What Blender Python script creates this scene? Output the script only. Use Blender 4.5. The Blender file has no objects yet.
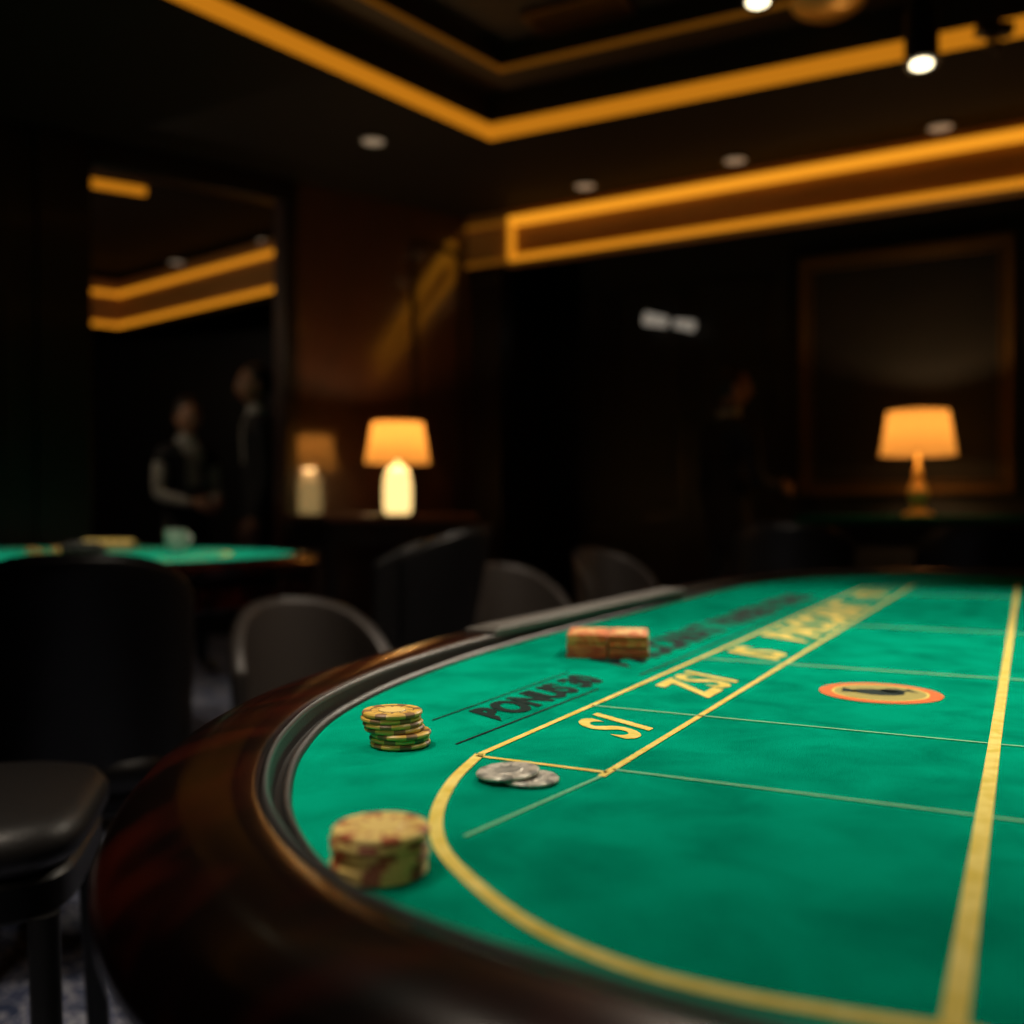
import bpy, bmesh, math, random
from mathutils import Vector, Matrix, noise
random.seed(4)
C = bpy.context.scene.collection
rad = math.radians

# ------------------------------------------------------------ materials
def mat(name, col, rough=0.5, metal=0.0, emit=None, es=0.0, coat=0.0, spec=0.5,
        var=None, vscale=8.0, vdist=0.0, bump=0.0, bscale=200.0, stretch=None, sheen=0.0, trans=0.0, vlo=0.35, vhi=0.65, cior=1.5, crough=0.12, det=5):
    m = bpy.data.materials.new(name); m.use_nodes = True
    nt = m.node_tree; b = nt.nodes['Principled BSDF']
    b.inputs['Base Color'].default_value = (*col, 1)
    b.inputs['Roughness'].default_value = rough
    b.inputs['Metallic'].default_value = metal
    b.inputs['Coat Weight'].default_value = coat
    b.inputs['Coat Roughness'].default_value = crough
    b.inputs['Coat IOR'].default_value = cior
    b.inputs['Specular IOR Level'].default_value = spec
    b.inputs['Sheen Weight'].default_value = sheen
    b.inputs['Transmission Weight'].default_value = trans
    if emit:
        b.inputs['Emission Color'].default_value = (*emit, 1)
        b.inputs['Emission Strength'].default_value = es
    tc = nt.nodes.new('ShaderNodeTexCoord')
    mp = nt.nodes.new('ShaderNodeMapping')
    nt.links.new(tc.outputs['Object'], mp.inputs['Vector'])
    if stretch: mp.inputs['Scale'].default_value = stretch
    if var:
        n = nt.nodes.new('ShaderNodeTexNoise'); n.inputs['Scale'].default_value = vscale
        n.inputs['Detail'].default_value = det; n.inputs['Distortion'].default_value = vdist
        nt.links.new(mp.outputs[0], n.inputs['Vector'])
        r = nt.nodes.new('ShaderNodeValToRGB')
        r.color_ramp.elements[0].position = vlo; r.color_ramp.elements[1].position = vhi
        r.color_ramp.elements[0].color = (*col, 1); r.color_ramp.elements[1].color = (*var, 1)
        nt.links.new(n.outputs['Fac'], r.inputs['Fac'])
        nt.links.new(r.outputs['Color'], b.inputs['Base Color'])
    if bump:
        n2 = nt.nodes.new('ShaderNodeTexNoise'); n2.inputs['Scale'].default_value = bscale
        n2.inputs['Detail'].default_value = 3
        nt.links.new(tc.outputs['Object'], n2.inputs['Vector'])
        bp = nt.nodes.new('ShaderNodeBump'); bp.inputs['Strength'].default_value = bump
        bp.inputs['Distance'].default_value = 0.002
        nt.links.new(n2.outputs['Fac'], bp.inputs['Height'])
        nt.links.new(bp.outputs[0], b.inputs['Normal'])
    return m

M = {}
M['felt'] = mat('green_felt', (0.0005, 0.25, 0.150), 0.95, spec=0.0, var=(0.0010, 0.43, 0.265), vscale=15, vdist=0.4, bump=0.9, bscale=1100, det=14, vlo=.28, vhi=.62)
M['felt2'] = mat('green_felt_dim', (0.002, 0.32, 0.20), 0.95, spec=0.1, var=(0.004, 0.42, 0.27), vscale=4)
M['feltdk'] = mat('green_baize_dark', (0.001, 0.09, 0.05), 0.95, spec=0.1)
M['gold_ink'] = mat('gold_ink', (0.72, 0.55, 0.08), 0.8, spec=0.1, var=(0.88, 0.72, 0.20), vscale=60)
M['pale_ink'] = mat('pale_ink', (0.18, 0.62, 0.34), 0.8, spec=0.2)
M['black_ink'] = mat('black_ink', (0.001, 0.016, 0.013), 0.8, spec=0.1)
M['orange_ink'] = mat('orange_ink', (0.78, 0.16, 0.02), 0.8, spec=0.2)
M['olive_ink'] = mat('olive_ink', (0.40, 0.34, 0.08), 0.8, spec=0.2)
M['mahogany'] = mat('mahogany', (0.0020, 0.0006, 0.0005), 0.22, coat=0.1, spec=0.26, var=(0.030, 0.0034, 0.0014), vscale=5, vdist=1.2, stretch=(1, 3, 3), vlo=.42, vhi=.75)
M['darkwood'] = mat('dark_wall_wood', (0.0045, 0.0022, 0.0015), 0.38, coat=0.15, var=(0.008, 0.0038, 0.0022), vscale=2, vdist=1, stretch=(3, 3, 0.7))
M['panelwood'] = mat('lacquered_panel_wood', (0.040, 0.010, 0.003), 0.5, coat=1.0, cior=2.2, crough=0.10, var=(0.055, 0.014, 0.004), vscale=2, vdist=1, stretch=(2, 2, 0.7))
M['brownwood'] = mat('brown_wood', (0.06, 0.018, 0.006), 0.35, coat=0.3, var=(0.10, 0.032, 0.011), vscale=4, vdist=1, stretch=(6, 6, 0.7))
M['soffit'] = mat('soffit_wood', (0.30, 0.15, 0.04), 0.5, var=(0.38, 0.19, 0.055), vscale=3, stretch=(1, 1, 6))
M['blackpad'] = mat('black_padding', (0.004, 0.0035, 0.0035), 0.38, bump=0.15, bscale=300)
M['greysatin'] = mat('grey_satin', (0.14, 0.14, 0.135), 0.35, metal=0.6)
M['lid'] = mat('lid_satin', (0.13, 0.115, 0.10), 0.5, metal=0.2)
M['leather'] = mat('charcoal_leather', (0.062, 0.052, 0.046), 0.40, bump=0.2, bscale=150)
M['leatherdk'] = mat('black_leather', (0.006, 0.0055, 0.0055), 0.45, bump=0.2, bscale=150)
M['leatherst'] = mat('stool_leather', (0.006, 0.0055, 0.0055), 0.45, spec=.3, bump=0.2, bscale=150)
M['piping'] = mat('piping_leather', (0.04, 0.035, 0.032), 0.28)
M['blackmetal'] = mat('black_metal', (0.008, 0.008, 0.008), 0.4, metal=0.5)
M['wall'] = mat('wall_dark', (0.0035, 0.003, 0.0028), 0.5, var=(0.0055, 0.0045, 0.004), vscale=2)
M['ceil'] = mat('ceiling_dark', (0.0055, 0.0032, 0.002), 0.8, spec=.2, var=(0.008, 0.005, 0.003), vscale=1.5)
M['ceil2'] = mat('ceiling_tray', (0.022, 0.012, 0.006), 0.6)
M['led'] = mat('led_amber', (0.2, 0.08, 0.008), 0.5, emit=(1.0, 0.345, 0.016), es=0.66)
M['leddim'] = mat('led_amber_dim', (0.10, 0.04, 0.006), 0.5, emit=(1.0, 0.335, 0.014), es=0.50)
M['goldglow'] = mat('gold_molding_glow', (0.5, 0.28, 0.07), 0.35, metal=0.6, emit=(1.0, 0.33, 0.02), es=0.10)  # gold molding with a faint amber glow built into the material
M['ledhot'] = mat('led_amber_bright', (0.15, 0.06, 0.006), 0.5, emit=(1.0, 0.36, 0.018), es=0.92)
M['lens'] = mat('spot_lens', (1, 1, 1), 0.3, emit=(1.0, 0.86, 0.55), es=5.0)
M['dlens'] = mat('downlight_lens', (0.35, 0.35, 0.35), 0.4, emit=(1.0, 0.72, 0.48), es=0.20)
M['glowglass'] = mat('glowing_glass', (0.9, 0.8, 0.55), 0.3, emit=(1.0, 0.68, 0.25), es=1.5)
M['brass'] = mat('brass', (0.85, 0.54, 0.15), 0.4, metal=0.45)
M['frame'] = mat('frame_gilt', (0.16, 0.085, 0.025), 0.45, metal=0.6)
M['canvas'] = mat('canvas_dark', (0.005, 0.004, 0.0035), 0.6, var=(0.010, 0.007, 0.005), vscale=3)
M['cream'] = mat('chip_cream', (0.90, 0.66, 0.20), 0.45, bump=0.1, bscale=300)
M['chipgold'] = mat('chip_gold', (0.78, 0.50, 0.09), 0.4)
M['chipred'] = mat('chip_red', (0.48, 0.12, 0.04), 0.45)
M['chipbrown'] = mat('chip_brown', (0.28, 0.14, 0.05), 0.45)
M['chipdark'] = mat('chip_dark', (0.08, 0.05, 0.02), 0.4)
M['silver'] = mat('silver_chip', (0.46, 0.45, 0.40), 0.4, metal=0.3, var=(0.20, 0.20, 0.18), vscale=120)
M['silver2'] = mat('silver_chip_rim', (0.68, 0.64, 0.55), 0.35, metal=0.3)
M['plaque'] = mat('plaque_orange', (0.78, 0.17, 0.03), 0.45, var=(0.80, 0.36, 0.08), vscale=110, vlo=.50, vhi=.58)
M['plaque2'] = mat('plaque_red', (0.50, 0.08, 0.025), 0.45, var=(0.66, 0.20, 0.05), vscale=90)
M['plaquetop'] = mat('plaque_top', (0.95, 0.60, 0.20), 0.45, var=(0.85, 0.22, 0.04), vscale=60, vlo=0.45, vhi=0.53)
M['skin'] = mat('skin', (0.42, 0.22, 0.14), 0.5)
M['skin2'] = mat('skin_tan', (0.34, 0.17, 0.10), 0.5)
M['hair'] = mat('hair', (0.012, 0.008, 0.006), 0.5)
M['suit'] = mat('dark_suit', (0.010, 0.010, 0.013), 0.8)
M['shirt'] = mat('white_shirt', (0.42, 0.42, 0.40), 0.8)
M['eyes'] = mat('eye_white', (0.6, 0.6, 0.58), 0.3)
M['lips'] = mat('lips', (0.30, 0.08, 0.06), 0.5)
M['shoe'] = mat('shoe_leather', (0.006, 0.006, 0.006), 0.3)
M['porcelain'] = mat('porcelain', (0.5, 0.47, 0.42), 0.3)
M['tan'] = mat('tan_box', (0.30, 0.20, 0.09), 0.5)

# translucent fabric lamp shade, lit by the bulb inside
m = bpy.data.materials.new('lamp_shade_fabric'); m.use_nodes = True; nt = m.node_tree
for n_ in list(nt.nodes):
    if n_.type != 'OUTPUT_MATERIAL': nt.nodes.remove(n_)
o_ = nt.nodes['Material Output']
tr = nt.nodes.new('ShaderNodeBsdfTranslucent'); tr.inputs[0].default_value = (0.100, 0.052, 0.015, 1)
em = nt.nodes.new('ShaderNodeEmission'); em.inputs[0].default_value = (1.0, 0.42, 0.06, 1); em.inputs[1].default_value = 0.24
df = nt.nodes.new('ShaderNodeBsdfDiffuse'); df.inputs[0].default_value = (0.12, 0.06, 0.02, 1)
a1 = nt.nodes.new('ShaderNodeAddShader'); a2 = nt.nodes.new('ShaderNodeAddShader')
nt.links.new(tr.outputs[0], a1.inputs[0]); nt.links.new(em.outputs[0], a1.inputs[1])
nt.links.new(a1.outputs[0], a2.inputs[0]); nt.links.new(df.outputs[0], a2.inputs[1]); nt.links.new(a2.outputs[0], o_.inputs[0])
M['shade'] = m

# carpet
m = bpy.data.materials.new('patterned_carpet'); m.use_nodes = True; nt = m.node_tree; b = nt.nodes['Principled BSDF']
b.inputs['Roughness'].default_value = 0.95; b.inputs['Specular IOR Level'].default_value = 0.1
tc = nt.nodes.new('ShaderNodeTexCoord')
vo = nt.nodes.new('ShaderNodeTexNoise'); vo.inputs['Scale'].default_value = 11; vo.inputs['Distortion'].default_value = 2.5; vo.inputs['Detail'].default_value = 1
nt.links.new(tc.outputs['Object'], vo.inputs['Vector'])
r = nt.nodes.new('ShaderNodeValToRGB'); cr = r.color_ramp
cr.elements[0].position = 0.42; cr.elements[0].color = (0.06, 0.08, 0.16, 1)
cr.elements[1].position = 0.47; cr.elements[1].color = (0.42, 0.44, 0.54, 1)
e = cr.elements.new(0.53); e.color = (0.42, 0.44, 0.52, 1)
e = cr.elements.new(0.57); e.color = (0.10, 0.12, 0.22, 1)
nt.links.new(vo.outputs['Fac'], r.inputs['Fac']); nt.links.new(r.outputs['Color'], b.inputs['Base Color'])
M['carpet'] = m

# ------------------------------------------------------------ helpers
class MB:
    def __init__(s): s.V = []; s.F = []; s.I = []
    def add(s, vs, fs, mi=0, mx=None):
        o = len(s.V)
        for v in vs:
            v = Vector(v); s.V.append(mx @ v if mx else v)
        for f in fs: s.F.append([o + i for i in f]); s.I.append(mi)
    def box(s, c, sz, mi=0, mx=None):
        x, y, z = [a / 2 for a in sz]; c = Vector(c)
        vs = [c + Vector(p) for p in [(-x,-y,-z),(x,-y,-z),(x,y,-z),(-x,y,-z),(-x,-y,z),(x,-y,z),(x,y,z),(-x,y,z)]]
        s.add(vs, [(0,3,2,1),(4,5,6,7),(0,1,5,4),(1,2,6,5),(2,3,7,6),(3,0,4,7)], mi, mx)
    def lathe(s, prof, mi=0, seg=32, mx=None, c=(0,0,0), nx=2.0, sx=1, sy=1):
        c = Vector(c); vs = []; fs = []; n = len(prof)
        for r_, z in prof:
            for k in range(seg):
                a = 2 * math.pi * k / seg
                ca, sa = math.cos(a), math.sin(a)
                ex = 2.0 / nx
                vs.append(c + Vector((sx * r_ * math.copysign(abs(ca) ** ex, ca), sy * r_ * math.copysign(abs(sa) ** ex, sa), z)))
        for i in range(n - 1):
            for k in range(seg):
                k2 = (k + 1) % seg
                fs.append((i * seg + k, i * seg + k2, (i + 1) * seg + k2, (i + 1) * seg + k))
        fs.append(tuple(reversed(range(seg)))); fs.append(tuple((n - 1) * seg + k for k in range(seg)))
        s.add(vs, fs, mi, mx)
    def cyl(s, p, q, r1, r2=None, mi=0, seg=16):
        r2 = r1 if r2 is None else r2
        p = Vector(p); q = Vector(q); d = q - p
        mx = Matrix.Translation(p) @ d.to_track_quat('Z', 'Y').to_matrix().to_4x4()
        s.lathe([(r1, 0), (r2, d.length)], mi, seg, mx)
    def ell(s, c, sz, mi=0, seg=20, mx=None):
        vs = []; fs = []; rings = seg // 2
        c = Vector(c)
        for i in range(1, rings):
            t = math.pi * i / rings
            for k in range(seg):
                a = 2 * math.pi * k / seg
                vs.append(c + Vector((sz[0] * math.sin(t) * math.cos(a), sz[1] * math.sin(t) * math.sin(a), sz[2] * math.cos(t))))
        top = len(vs); vs.append(c + Vector((0, 0, sz[2]))); bot = len(vs); vs.append(c - Vector((0, 0, sz[2])))
        for i in range(rings - 2):
            for k in range(seg):
                k2 = (k + 1) % seg
                fs.append((i * seg + k, (i + 1) * seg + k, (i + 1) * seg + k2, i * seg + k2))
        for k in range(seg):
            k2 = (k + 1) % seg
            fs.append((top, k, k2)); fs.append((bot, (rings - 2) * seg + k2, (rings - 2) * seg + k))
        s.add(vs, fs, mi, mx)
    def obj(s, name, mats, parent=None, loc=(0,0,0), rz=0, sharp=35, bevel=0, subsurf=0):
        me = bpy.data.meshes.new(name); me.from_pydata([tuple(v) for v in s.V], [], s.F)
        for mm in mats: me.materials.append(mm)
        me.polygons.foreach_set('material_index', s.I)
        me.polygons.foreach_set('use_smooth', [True] * len(s.F))
        me.update(); me.set_sharp_from_angle(angle=rad(sharp))
        o = bpy.data.objects.new(name, me); C.objects.link(o)
        o.location = loc; o.rotation_euler = (0, 0, rz)
        if parent: o.parent = parent
        if bevel:
            bv = o.modifiers.new('bevel', 'BEVEL'); bv.width = bevel; bv.segments = 3; bv.limit_method = 'ANGLE'
        if subsurf:
            sb = o.modifiers.new('sub', 'SUBSURF'); sb.levels = subsurf; sb.render_levels = subsurf
        return o

def empty(name, loc=(0,0,0), rz=0):
    e = bpy.data.objects.new(name, None); C.objects.link(e); e.location = loc; e.rotation_euler = (0,0,rz)
    e.empty_display_size = 0.1
    return e

def catmull(P, n=8, closed=True):
    out = []; N = len(P)
    rng = range(N) if closed else range(N - 1)
    for i in rng:
        if closed: a, b_, c, d = P[(i-1) % N], P[i], P[(i+1) % N], P[(i+2) % N]
        else: a, b_, c, d = P[max(i-1,0)], P[i], P[i+1], P[min(i+2,N-1)]
        for k in range(n):
            t = k / n
            out.append(tuple(0.5*((2*b_[j]) + (-a[j]+c[j])*t + (2*a[j]-5*b_[j]+4*c[j]-d[j])*t*t + (-a[j]+3*b_[j]-3*c[j]+d[j])*t**3) for j in (0,1)))
    if not closed: out.append(tuple(P[-1]))
    return out

def normals2(P, closed=True):
    N = len(P); out = []
    for i in range(N):
        a = P[(i-1) % N] if closed or i > 0 else P[i]
        b_ = P[(i+1) % N] if closed or i < N-1 else P[i]
        t = Vector((b_[0]-a[0], b_[1]-a[1])).normalized()
        out.append(Vector((t.y, -t.x)))
    return out

def sweep(mb, P, prof, mi=0):
    """closed outline P, open profile of (offset outward, z)"""
    Nn = normals2(P); N = len(P); n = len(prof)
    vs = []
    for (p, nn) in zip(P, Nn):
        for d, z in prof: vs.append((p[0] + nn.x * d, p[1] + nn.y * d, z))
    fs = []
    for i in range(N):
        j = (i + 1) % N
        for k in range(n - 1): fs.append((i*n+k, i*n+k+1, j*n+k+1, j*n+k))
    mb.add(vs, fs, mi)

def ribbon(mb, P, w, z, mi=0):
    Nn = normals2(P, False)
    vs = []
    for p, nn in zip(P, Nn):
        vs.append((p[0] - nn.x*w/2, p[1] - nn.y*w/2, z)); vs.append((p[0] + nn.x*w/2, p[1] + nn.y*w/2, z))
    mb.add(vs, [(2*i, 2*i+1, 2*i+3, 2*i+2) for i in range(len(P)-1)], mi)

def text(name, body, size, x, y, z, m, parent, bold=0.0, sx=1.0, rz=0.0, spacing=1.0, shear=0.0):
    cu = bpy.data.curves.new(name, 'FONT'); cu.body = body; cu.size = size; cu.offset = bold
    cu.align_x = 'CENTER'; cu.align_y = 'CENTER'; cu.space_character = spacing; cu.extrude = 0.0001; cu.shear = shear
    o = bpy.data.objects.new(name, cu); C.objects.link(o)
    bpy.context.view_layer.update()
    me = bpy.data.meshes.new_from_object(o.evaluated_get(bpy.context.evaluated_depsgraph_get()))
    bpy.data.objects.remove(o)
    me.materials.clear(); me.materials.append(m)
    # re-centre
    xs=[v.co.x for v in me.vertices]; ys=[v.co.y for v in me.vertices]
    cx=(min(xs)+max(xs))/2; cy=(min(ys)+max(ys))/2
    for v in me.vertices: v.co.x-=cx; v.co.y-=cy
    o = bpy.data.objects.new(name, me); C.objects.link(o)
    o.parent = parent; o.location = (x, y, z); o.scale = (sx, 1, 1); o.rotation_euler = (0, 0, rz)
    return o

def area_or_spot(name, kind, loc, power, color, parent=None, target=None, size=0.1, spot=60, blend=0.6):
    L = bpy.data.lights.new(name, kind); L.energy = power; L.color = color
    if kind == 'SPOT': L.spot_size = rad(spot); L.spot_blend = blend; L.shadow_soft_size = size
    elif kind == 'POINT': L.shadow_soft_size = size
    o = bpy.data.objects.new(name, L); C.objects.link(o); o.location = loc
    if target is not None:
        o.rotation_euler = (Vector(target) - Vector(loc)).to_track_quat('-Z', 'Y').to_euler()
    if parent:
        o.parent = parent; o.matrix_parent_inverse = Matrix.Translation(-Vector(parent.location))
    return o

# ------------------------------------------------------------ camera
cam = bpy.data.cameras.new('camera'); co = bpy.data.objects.new('camera', cam); C.objects.link(co)
co.location = (0, 0, 0.97); co.rotation_euler = (rad(90), 0, 0)
cam.lens = 35; cam.sensor_width = 36; cam.shift_y = 3 / 1024; cam.clip_start = 0.02
cam.dof.use_dof = True; cam.dof.focus_distance = 0.76; cam.dof.aperture_fstop = 3.0
bpy.context.scene.camera = co

# ------------------------------------------------------------ main table
U0 = 1.67; TZ = 0.80
ang = math.atan2(0.8878, 0.4602)
tbl = empty('baccarat_table', (U0*0.4602, U0*0.8878, 0), ang)
half = [(.318,0),(.322,-.097),(.334,-.19),(.358,-.26),(.405,-.33),(.47,-.395),(.57,-.465),(.70,-.525),(.90,-.572),(1.2,-.600),(1.8,-.61),(2.25,-.61),(2.55,-.575),(2.8,-.48),(2.96,-.28),(3.02,0)]
pts = [(u-U0, -v) for u, v in half] + [(u-U0, v) for u, v in reversed(half[1:-1])]
pts = list(reversed(pts))   # counter-clockwise
out = catmull(pts, 8)
area2 = sum(out[i][0]*out[(i+1)%len(out)][1]-out[(i+1)%len(out)][0]*out[i][1] for i in range(len(out)))
if area2 < 0: out = list(reversed(out))
mb = MB()
mb.add([(x, y, TZ) for x, y in out], [tuple(range(len(out)))], 0)
mb.add([(x, y, TZ-0.03) for x, y in out], [tuple(reversed(range(len(out))))], 0)
mb.obj('felt', [M['felt']], tbl)
def Z(pr): return [(d, TZ + z) for d, z in pr]
mb = MB(); sweep(mb, out, Z([(-.002,-.012),(-.002,.001),(.001,.005),(.003,.005),(.005,.001),(.008,.001),(.010,.008),(.012,.013)]))
mb.obj('rail_groove', [M['blackpad']], tbl, sharp=60)
mb = MB(); sweep(mb, out, Z([(.0115,.011),(.012,.0145),(.0135,.016),(.015,.0150),(.0155,.012)]))
mb.obj('rail_metal_bead', [M['greysatin']], tbl, sharp=60)
mb = MB(); sweep(mb, out, Z([(.0155,.009),(.017,.014),(.021,.0165),(.035,.0175),(.055,.017),(.076,.013),(.089,.006),(.098,-.004),(.102,-.012),(.101,-.022),(.094,-.031),(.082,-.037),(.060,-.040),(.045,-.042),(.040,-.05),(.030,-.055),(.030,-.13),(.02,-.14),(0,-.14)]))
mb.obj('rail_wood', [M['mahogany']], tbl, sharp=60)
mb = MB()
mb.add([(x*0.99, y*0.98, TZ-0.138) for x, y in out], [tuple(reversed(range(len(out))))], 0)
for sx_ in (-0.75, 0.75):
    mb.lathe([(.30,0),(.31,.03),(.29,.06),(.20,.09),(.14,.16),(.12,.30),(.13,.45),(.20,.59),(.24,.662)], 0, 32, Matrix.Translation((sx_,0,0)))
mb.box((0,0,.2),(1.3,.08,.12))
mb.obj('pedestal_base', [M['mahogany']], tbl)
# grey slot lid on the rail
mb = MB(); mb.box((1.53-U0, .632, TZ+.017), (.80, .046, .010), 0); mb.box((1.53-U0, .632, TZ+.023), (.76, .034, .003), 0)
mb.obj('rail_tray_lid', [M['lid']], tbl, bevel=.002)
# ---- markings
zi = TZ + 0.0006
def L(u, v): return (u-U0, -v)
g = MB(); vA, vB, vC = -.345, -.246, -.022
arc = [(.617,-.345),(.55,-.327),(.486,-.300),(.438,-.2688),(.4024,-.2306),(.3697,-.1833),(.3525,-.1368),(.3489,-.0974),(.3530,-.054),(.358,-.02),(.358,0.0)]
arc = [L(*p) for p in arc]
arcm = catmull(arc, 8, False); ribbon(g, arcm, .0078, zi)
ribbon(g, [(x, -y) for x, y in arcm], .0078, zi)
ribbon(g, [L(.615,vA), L(2.45,vA)], .0055, zi); ribbon(g, [L(.60,vB), L(2.60,vB)], .0055, zi)
ribbon(g, [L(.36,vC), L(2.72,vC)], .0085, zi+.0002)
ribbon(g, [L(.611,vA), L(.611,vB)], .0045, zi)
ribbon(g, [L(.60,-vA), L(2.45,-vA)], .0055, zi); ribbon(g, [L(.60,-vB), L(2.60,-vB)], .0055, zi)
ribbon(g, [L(.45,.085), L(2.6,.085)], .005, zi)
ribbon(g, [L(2.45,vA), L(2.72,-.18), L(2.72,.18), L(2.45,-vA)], .006, zi)
g.obj('gold_lines', [M['gold_ink']], tbl)
w = MB()
ribbon(w, [L(.455,vB-.018), L(.60,vB)], .0024, zi)
for uu in (.62,):
    ribbon(w, [L(uu,vB), L(uu,.085)], .0030, zi)
for uu in (.82, 1.15, 1.6):
    ribbon(w, [L(uu,vA), L(uu,-vA)], .0034 if uu < 1 else .006, zi)
ribbon(w, [L(2.3,vB), L(2.3,.3)], .008, zi)
w.obj('pale_lines', [M['pale_ink']], tbl)
k = MB()
ribbon(k, [L(.635,-.376), L(.90,-.372)], .0022, zi); ribbon(k, [L(.70,-.437), L(.98,-.440)], .002, zi); ribbon(k,[L(1.0,-.365),L(2.2,-.365)],.003,zi)
k.obj('black_lines', [M['black_ink']], tbl)
text('print_si', 'SI', .088, .750-U0, .296, zi, M['gold_ink'], tbl, .0018, .78, spacing=1.15, shear=.75)
text('print_zsi', 'ZSI', .092, .975-U0, .296, zi, M['gold_ink'], tbl, .0022, .80, spacing=1.12, shear=.75)
text('print_is', 'IS', .098, 1.225-U0, .296, zi, M['gold_ink'], tbl, .003, .95, shear=.7)
text('print_baccarat', 'BACCARAT', .105, 1.69-U0, .296, zi, M['gold_ink'], tbl, .0045, 1.06, spacing=1.1, shear=.7)
text('print_small', '9 TO 1', .08, 2.25-U0, .296, zi, M['gold_ink'], tbl, .003, 1.0, shear=.7)
text('print_bonus', 'BONUS 30', .058, .845-U0, .407, zi, M['black_ink'], tbl, .0026, .85, shear=.6)
text('print_banker', 'BACCARAT  BANKER  BONUS', .085, 1.60-U0, .425, zi, M['black_ink'], tbl, .0040, .95, shear=.6)
text('print_side_num', '12   70', .066, .60-U0, -.036, zi, M['gold_ink'], tbl, .0012, 1.0, shear=.5)
text('print_side_word', 'BLG 1 BANCO 12', .066, 1.30-U0, -.036, zi, M['gold_ink'], tbl, .0015, 1.0, shear=.5)
text('print_player', 'PLAYER', .06, 1.5-U0, -.29, zi, M['gold_ink'], tbl, .0015, 1.2, rz=math.pi)
# emblem
mb = MB(); ex, ey = 1.005-U0, .1253
def disc(mb, r1, z, mi, seg=48, sx=1, sy=1, dx=0, dy=0):
    mb.add([(ex+dx+r1*sx*math.cos(2*math.pi*i/seg), ey+dy+r1*sy*math.sin(2*math.pi*i/seg), z) for i in range(seg)], [tuple(range(seg))], mi)
disc(mb, .056, zi, 0); disc(mb, .044, zi+.0001, 1); disc(mb, .0415, zi+.0002, 2)
disc(mb, .021, zi+.0003, 3, sx=.80, sy=1.15, dy=.002); disc(mb, .012, zi+.0003, 3, dx=.014, dy=-.010)
mb.add([(ex+a, ey+b_, zi+.0003) for a, b_ in [(0,.022),(.014,.036),(-.012,.034),(-.01,.018)]], [(0,1,2,3)], 3)
mb.add([(ex+a, ey+b_, zi+.0003) for a, b_ in [(.018,-.018),(.010,-.034),(.030,-.022)]], [(0,1,2)], 3)
mb.obj('emblem', [M['orange_ink'], M['gold_ink'], M['olive_ink'], M['black_ink']], tbl)

# ------------------------------------------------------------ chips
def chip(mb, cx, cy, z, R, h, ph, mats, tilt=0.0):
    seg = 48
    b_ = R*0.05
    prof = [(R-b_, 0), (R, b_), (R, h-b_), (R-b_, h), (R*.74, h), (R*.70, h-.0003), (R*.46, h-.0003), (R*.44, h)]
    mx = Matrix.Translation((cx, cy, z)) @ Matrix.Rotation(ph, 4, 'Z') @ Matrix.Rotation(tilt, 4, 'X')
    vs = []
    for r_, zz in prof:
        for q in range(seg):
            a = 2*math.pi*q/seg; vs.append((r_*math.cos(a), r_*math.sin(a), zz))
    o = len(mb.V)
    mb.add(vs, [], 0, mx)
    for i in range(len(prof)-1):
        for q in range(seg):
            q2 = (q+1) % seg
            stripe = (q % 8) < 3
            if i < 4: mi = 1 if stripe else 0
            elif i == 4: mi = 3
            else: mi = 3 if (i == 6) else (0 if q % 4 else 1)
            mb.F.append([o+i*seg+q, o+i*seg+q2, o+(i+1)*seg+q2, o+(i+1)*seg+q]); mb.I.append(mi)
    mb.F.append([o+(len(prof)-1)*seg+q for q in range(seg)]); mb.I.append(2)
    mb.F.append([o+q for q in reversed(range(seg))]); mb.I.append(0)

def stack(name, x, y, R, n, h, jit, mats, drift=(0,0)):
    mb = MB()
    for i in range(n):
        chip(mb, random.uniform(-jit, jit)+drift[0]*i, random.uniform(-jit, jit)+drift[1]*i, i*h+.0001, R, h*.97, random.uniform(0, 6), mats)
    return mb.obj(name, mats, None, (x, y, TZ+.0006), 0, sharp=30)
stack('casino_chip_stack', -.0628, .474, .0232, 6, .0036, .0006, [M['cream'], M['chipred'], M['cream'], M['chipgold']])
mb = MB()
offs = [(.0040,.000),(.0032,.001),(.0045,-.001),(-.0005,.0005),(-.0015,0),(-.0030,.0005),(-.002,0)]
for i, (a, b_) in enumerate(offs):
    chip(mb, a, b_, i*.0037+.0001, .0222, .0036, random.uniform(0,6), None)
mb.obj('casino_chip_stack', [M['chipgold'], M['chipbrown'], M['cream'], M['chipdark']], None, (-.0864, .735, TZ+.0006), 0, sharp=30)
mb = MB()
chip(mb, 0, 0, .0001, .0205, .0030, .3, None)
o = mb.obj('silver_casino_chip', [M['silver2'], M['silver'], M['silver'], M['silver2']], None, (-.0025, .640, TZ+.0034), 0, sharp=30)
o.rotation_euler = (0, rad(-4), 0)
mb = MB(); chip(mb, 0, 0, 0, .0185, .0028, 1.1, None, rad(0))
o = mb.obj('silver_casino_chip', [M['silver2'], M['silver'], M['silver'], M['silver2']], None, (.0115, .634, TZ+.0008), 0, sharp=30)
# plaque bricks
pl = empty('plaque_stack', (.118, 1.215, TZ+.001), ang-rad(70))
for j, xx in enumerate((-.0245, .0245)):
    mb = MB()
    for i in range(6):
        mb.box((xx+random.uniform(-.0006,.0006), random.uniform(-.0006,.0006), .0022+i*.0045), (.047,.080,.0042), 2 if i < 3 else 0)
    mb.box((xx, 0, .0276), (.034,.064,.0008), 1)
    mb.obj('plaques_%d' % (j+1), [M['plaque'], M['plaquetop'], M['plaque2']], pl, bevel=.0008)

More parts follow.
